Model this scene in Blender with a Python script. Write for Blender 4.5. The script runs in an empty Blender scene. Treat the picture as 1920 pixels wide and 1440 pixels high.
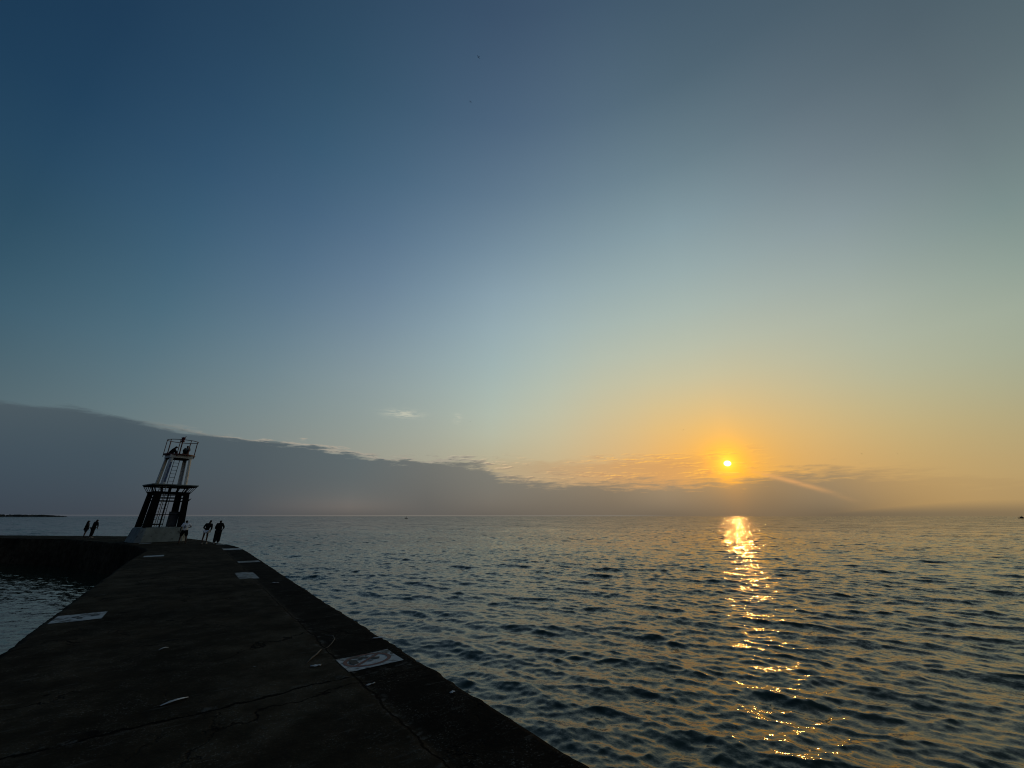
import bpy, bmesh, math, random
import numpy as np
from mathutils import Vector, Matrix
rnd = random.Random(7)
S = bpy.context.scene
COL = S.collection
R = math.radians
PI = math.pi

# ------------------------------------------------------------------ scene axes
# metres; z = 0 is the pier deck, the eye stands at (0, 0, 2); +Y is straight ahead.
EYE = 2.0
WATER_Z = -2.2
PD = np.array([-.6216, .7833])      # along the pier
PN = np.array([.7833, .6216])       # across it, to the right
SUN_AZ, SUN_EL = 28.95, 6.42
F_PX, PITCH = 721.0, R(19.0)

# ------------------------------------------------------------------ helpers
def tag(o, label=None, cat=None, group=None, kind=None):
    if label: o['label'] = label
    if cat: o['category'] = cat
    if group: o['group'] = group
    if kind: o['kind'] = kind
    return o

def empty(name, loc, rz=0.0):
    o = bpy.data.objects.new(name, None); COL.objects.link(o)
    o.empty_display_size = .1
    o.location = loc; o.rotation_euler = (0, 0, rz)
    return o

def link_mesh(name, verts, faces, mat, parent=None, smooth=False):
    me = bpy.data.meshes.new(name)
    me.from_pydata([tuple(v) for v in verts], [], [tuple(f) for f in faces])
    bm = bmesh.new(); bm.from_mesh(me)
    bmesh.ops.recalc_face_normals(bm, faces=bm.faces)
    bm.to_mesh(me); bm.free()
    if smooth:
        me.polygons.foreach_set('use_smooth', [True] * len(me.polygons))
    if mat: me.materials.append(mat)
    o = bpy.data.objects.new(name, me); COL.objects.link(o)
    if parent: o.parent = parent
    return o

def grid_mesh(name, P, mat, smooth=True, wrap=False):
    """P: (rows, cols, 3) array -> one quad mesh, quickly."""
    nr, nc = P.shape[:2]
    me = bpy.data.meshes.new(name)
    me.vertices.add(nr * nc)
    me.vertices.foreach_set('co', P.reshape(-1).astype(np.float32))
    i = np.arange(nr - 1)[:, None]
    j = np.arange(nc if wrap else nc - 1)[None, :]
    jn = (j + 1) % nc
    q = np.stack([i * nc + j, i * nc + jn, (i + 1) * nc + jn, (i + 1) * nc + j], -1).reshape(-1)
    n = len(q) // 4
    me.loops.add(n * 4); me.polygons.add(n)
    me.loops.foreach_set('vertex_index', q.astype(np.int32))
    me.polygons.foreach_set('loop_start', np.arange(0, n * 4, 4, dtype=np.int32))
    me.polygons.foreach_set('use_smooth', np.full(n, smooth))
    me.update(calc_edges=True)
    if mat: me.materials.append(mat)
    o = bpy.data.objects.new(name, me); COL.objects.link(o)
    return o

class MB:
    def __init__(s): s.v = []; s.f = []
    def add(s, vs, fs):
        b = len(s.v); s.v += [tuple(v) for v in vs]; s.f += [tuple(i + b for i in f) for f in fs]
    def box(s, c, d, rz=0.0):
        c = Vector(c); m = Matrix.Rotation(rz, 3, 'Z')
        vs = [c + m @ Vector((x * d[0] / 2, y * d[1] / 2, z * d[2] / 2)) for z in (-1, 1) for x, y in ((-1, -1), (1, -1), (1, 1), (-1, 1))]
        s.add(vs, [(3, 2, 1, 0), (4, 5, 6, 7), (0, 1, 5, 4), (1, 2, 6, 5), (2, 3, 7, 6), (3, 0, 4, 7)])
    def prism(s, lo, hi):
        n = len(lo)
        s.add(list(lo) + list(hi), [tuple(range(n - 1, -1, -1)), tuple(range(n, 2 * n))] + [(i, (i + 1) % n, n + (i + 1) % n, n + i) for i in range(n)])
    def tube(s, pts, r, n=8, closed=False):
        pts = [Vector(p) for p in pts]; k = len(pts); rings = []
        rr = r if isinstance(r, (list, tuple)) else [r] * k
        for i, p in enumerate(pts):
            a = pts[(i - 1) % k] if (i or closed) else p; b = pts[(i + 1) % k] if (i < k - 1 or closed) else p
            t = (b - a).normalized()
            up = Vector((0, 0, 1)) if abs(t.z) < .9 else Vector((1, 0, 0))
            x = t.cross(up).normalized(); y = x.cross(t)
            rings.append([p + (x * math.cos(2 * PI * j / n) + y * math.sin(2 * PI * j / n)) * rr[i] for j in range(n)])
        fs = []
        m = k if closed else k - 1
        for i in range(m):
            a, b = i * n, ((i + 1) % k) * n
            fs += [(a + j, a + (j + 1) % n, b + (j + 1) % n, b + j) for j in range(n)]
        if not closed: fs += [tuple(range(n - 1, -1, -1)), tuple(range((k - 1) * n, k * n))]
        s.add([v for ring in rings for v in ring], fs)
    def lathe(s, prof, n=16, c=(0, 0, 0)):
        c = Vector(c)
        vs = [c + Vector((r * math.cos(2 * PI * j / n), r * math.sin(2 * PI * j / n), z)) for r, z in prof for j in range(n)]
        fs = [(i * n + j, i * n + (j + 1) % n, (i + 1) * n + (j + 1) % n, (i + 1) * n + j) for i in range(len(prof) - 1) for j in range(n)]
        fs += [tuple(range(n - 1, -1, -1)), tuple(range((len(prof) - 1) * n, len(prof) * n))]
        s.add(vs, fs)
    def build(s, name, mat, parent=None, smooth=False): return link_mesh(name, s.v, s.f, mat, parent, smooth)

# value noise in numpy, for real displacement
def _hash(ix, iy, seed):
    h = (ix * 374761393 + iy * 668265263 + seed * 1442695041) & 0x7fffffff
    h = ((h ^ (h >> 13)) * 1274126177) & 0x7fffffff
    return ((h ^ (h >> 16)) & 0xffff) / 65535.0
def vnoise(x, y, seed=0):
    x = np.asarray(x, float); y = np.asarray(y, float)
    ix = np.floor(x).astype(np.int64); iy = np.floor(y).astype(np.int64)
    fx = x - ix; fy = y - iy
    fx = fx * fx * (3 - 2 * fx); fy = fy * fy * (3 - 2 * fy)
    a = _hash(ix, iy, seed); b = _hash(ix + 1, iy, seed); c = _hash(ix, iy + 1, seed); d = _hash(ix + 1, iy + 1, seed)
    return (a * (1 - fx) + b * fx) * (1 - fy) + (c * (1 - fx) + d * fx) * fy - .5
def fbm(x, y, seed=0, o=4):
    r = 0; a = 1.0
    for k in range(o):
        r = r + a * vnoise(x * 2 ** k + 17.3 * k, y * 2 ** k - 9.1 * k, seed + k); a *= .5
    return r
def sstep(a, b, x):
    t = np.clip((x - a) / (b - a), 0, 1); return t * t * (3 - 2 * t)

def lin(c):
    c = np.asarray(c, float) / 255.0
    return np.where(c <= .04045, c / 12.92, ((c + .055) / 1.055) ** 2.4)

# ------------------------------------------------------------------ node helper
class NG:
    def __init__(s, tree): s.t = tree; s.n = tree.nodes; s.l = tree.links
    def _in(s, sock, v):
        if v is None: return
        if isinstance(v, bpy.types.NodeSocket): s.l.new(v, sock)
        elif hasattr(sock.default_value, '__len__') and not hasattr(v, '__len__'): sock.default_value = [v] * len(sock.default_value)
        elif hasattr(sock.default_value, '__len__') and len(sock.default_value) == 4 and len(v) == 3: sock.default_value = (*v, 1)
        else: sock.default_value = v
    def m(s, op, a, b=None, c=None, clamp=False):
        n = s.n.new('ShaderNodeMath'); n.operation = op; n.use_clamp = clamp
        for i, v in enumerate((a, b, c)): s._in(n.inputs[i], v)
        return n.outputs[0]
    def vm(s, op, a, b=None):
        n = s.n.new('ShaderNodeVectorMath'); n.operation = op
        s._in(n.inputs[0], a); s._in(n.inputs[1], b)
        return n.outputs['Value'] if op in ('LENGTH', 'DOT_PRODUCT', 'DISTANCE') else n.outputs[0]
    def scale(s, a, k):
        n = s.n.new('ShaderNodeVectorMath'); n.operation = 'SCALE'; s._in(n.inputs[0], a); s._in(n.inputs['Scale'], k); return n.outputs[0]
    def sep(s, v):
        n = s.n.new('ShaderNodeSeparateXYZ'); s._in(n.inputs[0], v); return n.outputs
    def comb(s, x, y, z):
        n = s.n.new('ShaderNodeCombineXYZ')
        for i, v in enumerate((x, y, z)): s._in(n.inputs[i], v)
        return n.outputs[0]
    def ramp(s, fac, stops, interp='LINEAR'):
        n = s.n.new('ShaderNodeValToRGB'); e = n.color_ramp; e.interpolation = interp
        while len(e.elements) > 1: e.elements.remove(e.elements[-1])
        for i, (p, c) in enumerate(stops):
            el = e.elements[0] if i == 0 else e.elements.new(p)
            el.position = p; el.color = (c, c, c, 1) if not hasattr(c, '__len__') else (*c, 1)
        s._in(n.inputs[0], fac); return n.outputs[0]
    def mix(s, f, a, b, blend='MIX'):
        n = s.n.new('ShaderNodeMix'); n.data_type = 'RGBA'; n.blend_type = blend
        s._in(n.inputs[0], f); s._in(n.inputs[6], a); s._in(n.inputs[7], b); return n.outputs[2]
    def mr(s, v, a, b, c=0.0, d=1.0, smooth=True):
        n = s.n.new('ShaderNodeMapRange'); n.interpolation_type = 'SMOOTHSTEP' if smooth else 'LINEAR'
        for i, x in enumerate((v, a, b, c, d)): s._in(n.inputs[i], x)
        return n.outputs[0]
    def noise(s, vec, scale, detail=2.0, rough=.5, out='Fac', dist=0.0):
        n = s.n.new('ShaderNodeTexNoise'); s._in(n.inputs['Vector'], vec)
        for k, v in (('Scale', scale), ('Detail', detail), ('Roughness', rough), ('Distortion', dist)): s._in(n.inputs[k], v)
        return n.outputs[out]
    def voro(s, vec, scale, feature='F1', out='Distance'):
        n = s.n.new('ShaderNodeTexVoronoi'); n.feature = feature; s._in(n.inputs['Vector'], vec); s._in(n.inputs['Scale'], scale)
        return n.outputs[out]

def new_mat(name):
    m = bpy.data.materials.new(name); m.use_nodes = True
    return m, NG(m.node_tree), m.node_tree.nodes['Principled BSDF']

def surf(name, col, rough=.7, var=.25, scale=3.0, metallic=0.0, bump=.15, spec=.4, dirt=None):
    """plain paint / cloth / metal with mottling, dirt flecks and a little bump."""
    m, g, b = new_mat(name)
    tc = g.n.new('ShaderNodeTexCoord').outputs['Object']
    n1 = g.noise(tc, scale, 5, .6)
    c0 = tuple(x * (1 - var) for x in col); c1 = tuple(min(1, x * (1 + var)) for x in col)
    c = g.mix(g.mr(n1, .3, .7), c0, c1)
    if dirt:
        c = g.mix(g.mr(g.noise(tc, scale * 2.3, 6, .65), .55, .68), c, dirt)
    g._in(b.inputs['Base Color'], c)
    b.inputs['Roughness'].default_value = rough; b.inputs['Metallic'].default_value = metallic
    b.inputs['Specular IOR Level'].default_value = spec
    bp = g.n.new('ShaderNodeBump'); bp.inputs['Strength'].default_value = bump; bp.inputs['Distance'].default_value = .01
    g._in(bp.inputs['Height'], g.noise(tc, scale * 8, 4)); g.l.new(bp.outputs[0], b.inputs['Normal'])
    return m

# ------------------------------------------------------------------ camera
cam = bpy.data.cameras.new('camera'); cam.sensor_width = 36.0; cam.sensor_fit = 'HORIZONTAL'
cam.lens = 36.0 * F_PX / 1920.0; cam.clip_start = .05; cam.clip_end = 120000
co = bpy.data.objects.new('camera', cam); COL.objects.link(co)
co.location = (0, 0, EYE); co.rotation_euler = (R(90) + PITCH, 0, 0)
S.camera = co
S.view_settings.view_transform = 'Standard'; S.view_settings.look = 'None'
S.view_settings.exposure = 0; S.view_settings.gamma = 1
S.cycles.max_bounces = 6; S.cycles.sample_clamp_indirect = 4.0
S.cycles.use_denoising = True; S.cycles.filter_width = 1.1
S.cycles.caustics_reflective = False; S.cycles.caustics_refractive = False

# ------------------------------------------------------------------ sky
def ray_ae(x, y):
    cx = (x - 960) / F_PX; cy = -(y - 720) / F_PX
    c, s_ = math.cos(PITCH), math.sin(PITCH)
    d = (cx, c - s_ * cy, s_ + c * cy)
    return math.degrees(math.atan2(d[0], d[1])), math.degrees(math.atan2(d[2], math.hypot(d[0], d[1])))

# sky brightness surveyed along the view: rows of (x, sRGB)
X7 = (0, 320, 640, 960, 1280, 1600, 1920)
CLEAR = {
 20: [(24,54,80),(34,62,88),(46,72,96),(60,82,106),(68,90,108),(78,96,108),(80,98,106)],
 220: [(34,66,92),(42,74,102),(54,88,112),(76,100,124),(92,114,126),(102,116,126),(102,118,122)],
 420: [(46,78,98),(58,92,116),(78,106,132),(108,132,150),(134,156,164),(138,154,158),(128,148,144)],
 570: [(62,94,112),(76,108,126),(104,128,148),(146,168,178),(166,182,176),(168,178,166),(160,172,156)],
 700: [(76,100,110),(98,122,132),(130,148,154),(166,184,180),(194,194,166),(184,184,156),(164,172,148)],
 800: [(92,110,116),(112,128,130),(140,152,148),(186,192,172),(222,190,130),(205,180,126),(178,166,122)],
 880: [(100,112,114),(120,126,124),(152,150,136),(190,174,138),(232,174,104),(206,166,108),(188,160,108)],
 950: [(100,106,108),(120,120,118),(150,140,126),(184,158,122),(216,162,104),(196,156,98),(180,148,98)],
}
BANK = {
 770: [(74,88,96),(78,90,96),(90,98,100),(130,130,120),(180,160,120),(180,150,110),(180,150,105)],
 850: [(65,82,94),(69,84,93),(92,104,108),(140,134,120),(186,152,110),(176,146,104),(184,150,104)],
 900: [(63,78,90),(69,82,91),(94,102,104),(126,124,114),(172,146,112),(160,136,102),(180,146,100)],
 930: [(62,75,86),(73,82,90),(102,105,104),(128,122,110),(156,136,108),(150,130,100),(172,142,98)],
 952: [(60,70,81),(78,83,89),(120,112,106),(138,125,110),(142,126,104),(134,118,94),(158,132,94)],
 963: [(60,67,77),(70,74,80),(92,90,88),(98,92,84),(110,98,82),(112,98,78),(116,104,80)],
}
def rbf_fit(P, C, smooth):
    D = np.linalg.norm(P[:, None] - P[None], axis=2)
    A = np.block([[D + smooth * np.eye(len(P)), np.c_[np.ones(len(P)), P]], [np.c_[np.ones(len(P)), P].T, np.zeros((3, 3))]])
    w = np.linalg.solve(A, np.r_[C, np.zeros((3, 3))])
    def f(Q):
        Dq = np.linalg.norm(Q[:, None] - P[None], axis=2)
        return np.c_[Dq, np.ones(len(Q)), Q] @ w
    return f
def samples(table):
    P, C = [], []
    for y, row in table.items():
        for x, c in zip(X7, row):
            a, e = ray_ae(x, y); P.append((a, e * 1.4)); C.append(c)
    return P, C
P, C = samples(CLEAR)
for a, e, c in ((-180, 2, (104,112,128)), (180, 2, (104,112,128)), (-120, 2, (88,94,104)), (120, 2, (140,128,112)), (-120, 45, (20,46,72)), (120, 45, (56,78,94)),
                (-180, 30, (50,72,100)), (180, 30, (50,72,100)), (0, 90, (38,62,86)), (-90, 88, (34,58,82)), (90, 88, (44,66,88)), (-180, 70, (26,50,76)), (180, 70, (30,52,78))):
    P.append((a, e * 1.4)); C.append(c)
clear_f = rbf_fit(np.array(P, float), np.array(C, float), 0.0)
P, C = samples(BANK)
for a in (-150, 150):
    P.append((a, 3)); C.append((70, 78, 88))
bank_f = rbf_fit(np.array(P, float), np.array(C, float), 0.0)

AZ = [-180, -130, -95, -72, -58, -46, -34, -22, -12, -3, 6, 14, 21, 27, 33, 39, 46, 58, 72, 95, 130, 180]
ELC = [0, .6, 1.5, 3, 5, 7, 9, 11.5, 14.5, 18, 22, 27, 32, 38, 45, 53, 63, 75, 90]
ELB = [0, .15, .35, .7, 1.2, 1.8, 2.6, 3.6, 4.8, 6, 7.5, 9, 11, 14]

w = bpy.data.worlds.new('World'); S.world = w; w.use_nodes = True
g = NG(w.node_tree); g.n.clear()
tc = g.n.new('ShaderNodeTexCoord').outputs['Generated']
vx, vy, vz = g.sep(tc)
az = g.m('MULTIPLY', g.m('ARCTAN2', vx, vy), 180 / PI)
el = g.m('MULTIPLY', g.m('ARCSINE', vz, clamp=False), 180 / PI)
elp = g.m('MAXIMUM', el, 0.0)
tC = g.m('SQRT', g.m('DIVIDE', elp, 90.0))
tB = g.m('SQRT', g.m('MINIMUM', g.m('DIVIDE', elp, 14.0), 1.0))

def field(f, els, emax, t, lo, hi):
    out = None
    azs = [a for a in AZ if lo <= a <= hi]
    for i, a in enumerate(azs):
        c = np.clip(f(np.array([(a, e * 1.4) for e in els], float)), 8, 250)
        col = g.ramp(t, [(math.sqrt(e / emax), tuple(lin(c[k]))) for k, e in enumerate(els)])
        out = col if out is None else g.mix(g.mr(az, azs[i - 1], a, smooth=False), out, col)
    return out
sky = field(clear_f, ELC, 90.0, tC, -180, 180)
bank = field(bank_f, ELB, 14.0, tB, -95, 95)

# warm aureole round the sun (angular distance on the sky)
sd = (math.sin(R(SUN_AZ)) * math.cos(R(SUN_EL)), math.cos(R(SUN_AZ)) * math.cos(R(SUN_EL)), math.sin(R(SUN_EL)))
ang = g.m('MULTIPLY', g.m('ARCCOSINE', g.m('MINIMUM', g.vm('DOT_PRODUCT', tc, sd), 1.0)), 180 / PI)
def glow(width, colour, power=1.0):
    a = g.m('DIVIDE', ang, width)
    if power != 1.0: a = g.m('POWER', a, power)
    return g.scale(g.comb(*colour), g.m('EXPONENT', g.m('MULTIPLY', a, -1.0)))
sky = g.mix(1.0, sky, glow(5.0, (.30, .05, -.10)), 'ADD')

# cloud coordinates: stretched along the horizon
cv = g.comb(g.m('MULTIPLY', az, .045), g.m('MULTIPLY', el, .32), 0.0)
cv2 = g.comb(g.m('MULTIPLY', az, .11), g.m('MULTIPLY', el, .75), 3.7)
nz = g.noise(cv, 3.0, 6, .6); nf = g.noise(cv2, 3.4, 7, .62, dist=.35)
# top edge of the low cloud bank by azimuth
EDGE = [(-180, 6), (-90, 7), (-54.2, 9.75), (-49.3, 10.1), (-43.4, 9.35), (-35.5, 8.9), (-26.6, 8.6), (-23, 8.25), (-19.7, 7.6), (-12.4, 7.5), (-7, 7.7), (-4.5, 7.3), (-2, 5.7), (1, 5.1), (5, 4.7), (14.4, 4.3), (24.6, 4.1), (29, 4.3), (33.6, 4.7), (41, 4.75), (46, 4.1), (52.3, 2.9), (70, 2.0), (180, 3)]
edge = g.m('MULTIPLY', g.ramp(g.mr(az, -80, 80, smooth=False), [((max(-80, min(80, a)) + 80) / 160, e / 12) for a, e in EDGE]), 12.0)
soft = g.mr(az, -30, 5, .38, 1.1)
rel = g.m('SUBTRACT', g.m('ADD', edge, g.m('MULTIPLY', g.m('SUBTRACT', nz, .5), g.mr(az, -50, 0, .9, 1.6))), el)
lump = g.m('MULTIPLY', g.mr(az, -44, -30), g.mr(az, -8, 2, 1.0, .4))
rel = g.m('ADD', rel, g.m('MULTIPLY', g.m('MULTIPLY', g.m('SUBTRACT', g.noise(g.vm('ADD', cv2, (2.0, 1.0, 4.0)), 2.1, 5, .6), .5), 2.6), lump))
rel = g.m('ADD', rel, g.m('MULTIPLY', g.m('SUBTRACT', nf, .5), g.mr(az, -34, 0, 1.2, 4.5)))
mask = g.mr(g.m('DIVIDE', rel, soft), -.9, .9)
opac = g.m('MAXIMUM', g.mr(az, 37, 50, 1.0, .22), g.mr(el, .2, 2.0, 1.0, 0.0))
# pinkish veil of thin cloud between the bank and the sun
veil = g.m('MULTIPLY', g.m('MULTIPLY', g.mr(g.m('ADD', el, g.m('MULTIPLY', g.m('SUBTRACT', nf, .5), 3.0)), 6.6, 8.0, 1.0, 0.0), g.mr(az, -7, -2)), g.mr(az, 20, 34, 1.0, 0.0))
sky = g.mix(g.m('MULTIPLY', veil, .82), sky, g.mix(g.mr(az, -4, 22), tuple(lin((182,164,132))), tuple(lin((212,160,102)))))
sky = g.mix(g.m('MULTIPLY', mask, opac), sky, bank)
# thin lit rim, broken up, on the bank's upper edge
rim = g.m('MULTIPLY', g.m('EXPONENT', g.m('MULTIPLY', g.m('POWER', g.m('DIVIDE', g.m('ADD', rel, .1), .22), 2.0), -1.0)),
          g.m('MULTIPLY', g.mr(nf, .42, .58), g.mr(az, -48, -28)))
rim = g.m('MULTIPLY', rim, g.mr(az, -8, 2, 1.0, 0.0))
sky = g.mix(g.m('MULTIPLY', rim, .75), sky, tuple(lin((176,166,150))))
# streaky wisps between the bank and the sun
band = g.m('MULTIPLY', g.m('MULTIPLY', g.mr(g.m('SUBTRACT', el, g.mr(az, -8, 0, 3.0, 0.0)), 4.4, 5.4), g.mr(el, 7.6, 9.0, 1.0, 0.0)), g.m('MULTIPLY', g.mr(az, -26, -12), g.mr(az, 28, 36, 1.0, 0.0)))
clump = g.mr(g.noise(g.vm('ADD', cv, (5.0, 2.0, 1.0)), 2.2, 3, .55), .40, .60)
band = g.m('MULTIPLY', band, g.m('MAXIMUM', clump, g.mr(az, 20, 25)))
lit_c = g.mix(g.mr(az, -14, 22), tuple(lin((196,186,166))), tuple(lin((255,192,94))))
dk_c = g.mix(g.mr(az, -14, 22), tuple(lin((138,136,126))), tuple(lin((206,150,100))))
sky = g.mix(g.m('MULTIPLY', g.m('MULTIPLY', g.mr(nf, .51, .62), band), g.mr(az, -10, 22, .8, .5)), sky, dk_c)
nf2 = g.noise(g.vm('ADD', cv2, (0.03, -0.10, 0.0)), 3.4, 7, .62, dist=.35)
sky = g.mix(g.m('MULTIPLY', g.m('MULTIPLY', g.m('MULTIPLY', g.mr(nf2, .50, .60), g.mr(nf, .60, .48)), band), .97), sky, lit_c)
# two small bright puffs
for a0, e0, wa, we, k in ((-16.2, 14.0, 2.3, .5, .7), (-8.3, 13.75, .55, .6, .5)):
    q = g.m('ADD', g.m('POWER', g.m('DIVIDE', g.m('SUBTRACT', az, a0), wa), 2.0), g.m('POWER', g.m('DIVIDE', g.m('SUBTRACT', el, e0), we), 2.0))
    q = g.m('MULTIPLY', g.m('EXPONENT', g.m('MULTIPLY', q, -1.0)), g.mr(g.noise(cv2, 6.0, 6, .6), .38, .58))
    sky = g.mix(g.m('MULTIPLY', q, k), sky, tuple(lin((204,202,182))))
# lit vapour trail falling to the right of the sun
la, le, lb, lf = 31.6, 5.25, 41.2, 1.3
ux, uy = lb - la, lf - le; L_ = math.hypot(ux, uy); ux /= L_; uy /= L_
s_ = g.m('ADD', g.m('MULTIPLY', g.m('SUBTRACT', az, la), ux), g.m('MULTIPLY', g.m('SUBTRACT', el, le), uy))
t_ = g.m('ADD', g.m('MULTIPLY', g.m('SUBTRACT', az, la), -uy), g.m('MULTIPLY', g.m('SUBTRACT', el, le), ux))
t_ = g.m('ADD', t_, g.m('MULTIPLY', g.m('POWER', g.m('SUBTRACT', g.m('DIVIDE', s_, L_), .5), 2.0), 1.0))
tr = g.m('MULTIPLY', g.m('EXPONENT', g.m('MULTIPLY', g.m('POWER', g.m('DIVIDE', g.m('SUBTRACT', t_, .2), .27), 2.0), -1.0)), g.m('MULTIPLY', g.mr(s_, -1.5, 1.5), g.mr(s_, 3, L_ + .4, 1.0, 0.0)))
tr = g.m('MULTIPLY', tr, g.mr(nf, .36, .60, .45, 1.0))
sky = g.mix(g.m('MULTIPLY', tr, .65), sky, tuple(lin((234,172,108))))
# bright thread of clear sky right on the horizon
hz = g.m('MULTIPLY', g.m('MULTIPLY', g.mr(el, .02, .06), g.mr(el, .12, .2, 1.0, 0.0)), g.mr(az, 14, 24, 1.0, 0.0))
sky = g.mix(g.m('MULTIPLY', hz, .55), sky, g.mix(g.mr(az, -50, -10), tuple(lin((84,88,94))), tuple(lin((132,126,116)))))
# inner glow and the disc, a little flattened by refraction
shaft = g.m('MULTIPLY', g.m('EXPONENT', g.m('MULTIPLY', g.m('POWER', g.m('DIVIDE', g.m('SUBTRACT', az, SUN_AZ + .3), 1.5), 2.0), -1.0)),
            g.m('EXPONENT', g.m('DIVIDE', g.m('ABSOLUTE', g.m('SUBTRACT', el, SUN_EL)), -3.2)))
sky = g.mix(1.0, sky, g.scale(g.comb(.16, .045, -.01), shaft), 'ADD')
sky = g.mix(1.0, sky, glow(3.2, (.16, .03, -.05)), 'ADD')
sky = g.mix(1.0, sky, glow(.8, (.9, .50, .10)), 'ADD')
sky = g.mix(1.0, sky, glow(1.5, (.35, .14, -.02)), 'ADD')
flat = g.m('SQRT', g.m('ADD', g.m('POWER', g.m('MULTIPLY', g.m('SUBTRACT', az, SUN_AZ), math.cos(R(SUN_EL))), 2.0), g.m('POWER', g.m('MULTIPLY', g.m('SUBTRACT', el, SUN_EL), 1.22), 2.0)))
disc = g.mr(flat, .30, .48, 1.0, 0.0)
sky = g.mix(disc, sky, (3.2, 2.9, 1.9))
bg = g.n.new('ShaderNodeBackground'); g.l.new(sky, bg.inputs[0]); bg.inputs[1].default_value = 1.0
wo = g.n.new('ShaderNodeOutputWorld'); g.l.new(bg.outputs[0], wo.inputs[0])
w.cycles.sampling_method = 'MANUAL'; w.cycles.sample_map_resolution = 1024

sl = bpy.data.lights.new('sun', 'SUN'); sl.energy = .08; sl.angle = R(.45); sl.color = (1.0, .45, .10)
so = bpy.data.objects.new('sun', sl); COL.objects.link(so)
so.rotation_euler = Vector(sd).to_track_quat('Z', 'Y').to_euler()

# ------------------------------------------------------------------ water
def water_material():
    m, g, b = new_mat('lake_water')
    geo = g.n.new('ShaderNodeNewGeometry')
    pos = geo.outputs['Position']; nrm = geo.outputs['Normal']
    px, py, pz = g.sep(pos)
    p2 = g.comb(px, py, 0.0)
    r = g.vm('LENGTH', p2)
    v = g.m('ADD', g.m('MULTIPLY', px, PN[0]), g.m('MULTIPLY', py, PN[1]))
    u = g.m('ADD', g.m('MULTIPLY', px, PD[0]), g.m('MULTIPLY', py, PD[1]))
    wall_y = g.m('MINIMUM', g.m('ADD', 33.0, g.m('MULTIPLY', g.m('SUBTRACT', -31.6, px), .42)), g.m('ADD', 40.2, g.m('MULTIPLY', g.m('SUBTRACT', -49.8, px), .035)))
    calm = g.m('ADD', .36, g.m('MULTIPLY', .64, g.m('MAXIMUM', g.mr(v, -2.4, -1.2), g.mr(g.m('SUBTRACT', py, wall_y), .8, 2.2))))
    # wave slopes too small for the mesh: across-crest axis p runs down-wind, q along the crests
    wx, wy = math.sin(R(202)), math.cos(R(202))
    p = g.m('ADD', g.m('MULTIPLY', px, wx), g.m('MULTIPLY', py, wy))
    q = g.m('ADD', g.m('MULTIPLY', px, wy), g.m('MULTIPLY', py, -wx))
    def slopes(scale, stretch, ka, kc, front, wgt, detail=2.0, zz=0.0):
        c = g.noise(g.comb(g.m('MULTIPLY', p, scale), g.m('MULTIPLY', q, scale / stretch), zz), 1.0, detail, .55, 'Color')
        ca, cc, _ = g.sep(g.vm('SUBTRACT', c, (.5, .5, .5)))
        sa = g.m('ADD', g.m('MULTIPLY', ca, ka), g.m('MULTIPLY', g.m('MAXIMUM', g.m('SUBTRACT', ca, .06), 0.0), front))
        sc = g.m('MULTIPLY', cc, kc)
        vec = g.comb(g.m('ADD', g.m('MULTIPLY', sa, wx), g.m('MULTIPLY', sc, wy)), g.m('SUBTRACT', g.m('MULTIPLY', sa, wy), g.m('MULTIPLY', sc, wx)), 0.0)
        return g.scale(vec, wgt)
    patch = g.mr(g.noise(p2, .035, 3, .6), .35, .65, .65, 1.25)
    s = slopes(14.0, 2.2, .50, .42, .3, g.mr(r, 8, 26, .6, 1.0), 3)
    s = g.vm('ADD', s, slopes(38.0, 1.8, .30, .25, 0.0, 1.0, 2, 21.0))
    s = g.vm('ADD', s, slopes(4.0, 2.2, .75, .6, .4, g.mr(r, 14, 45, .12, 1.0), 2, 11.0))
    s = g.vm('ADD', s, slopes(1.3, 2.2, 1.0, 1.05, 1.6, g.mr(r, 30, 90), 2, 3.0))
    s = g.vm('ADD', s, slopes(.45, 2.6, 1.3, .85, 2.6, g.mr(r, 70, 220), 2, 7.0))
    s = g.vm('ADD', s, slopes(.13, 3.0, 1.4, .6, 2.8, g.mr(r, 180, 500), 3, 5.0))
    s = g.vm('ADD', s, slopes(.035, 4.0, 1.4, .5, 3.2, g.mr(r, 500, 1500), 3, 9.0))
    far = g.mr(g.noise(g.comb(g.m('MULTIPLY', p, .11), g.m('MULTIPLY', q, .035), 2.0), 1.0, 4, .7), .36, .64, .25, 1.75)
    far = g.m('ADD', 1.0, g.m('MULTIPLY', g.m('SUBTRACT', far, 1.0), g.mr(r, 60, 200)))
    s = g.scale(s, g.m('MULTIPLY', g.m('MULTIPLY', calm, patch), far))
    sx, sy, sz = g.sep(s)
    n = g.vm('NORMALIZE', g.vm('ADD', nrm, g.comb(sx, sy, 0.0)))
    g.l.new(n, b.inputs['Normal'])
    b.inputs['Base Color'].default_value = (.013, .028, .017, 1)
    b.inputs['IOR'].default_value = 1.333
    b.inputs['Roughness'].default_value = .07
    return m

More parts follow.
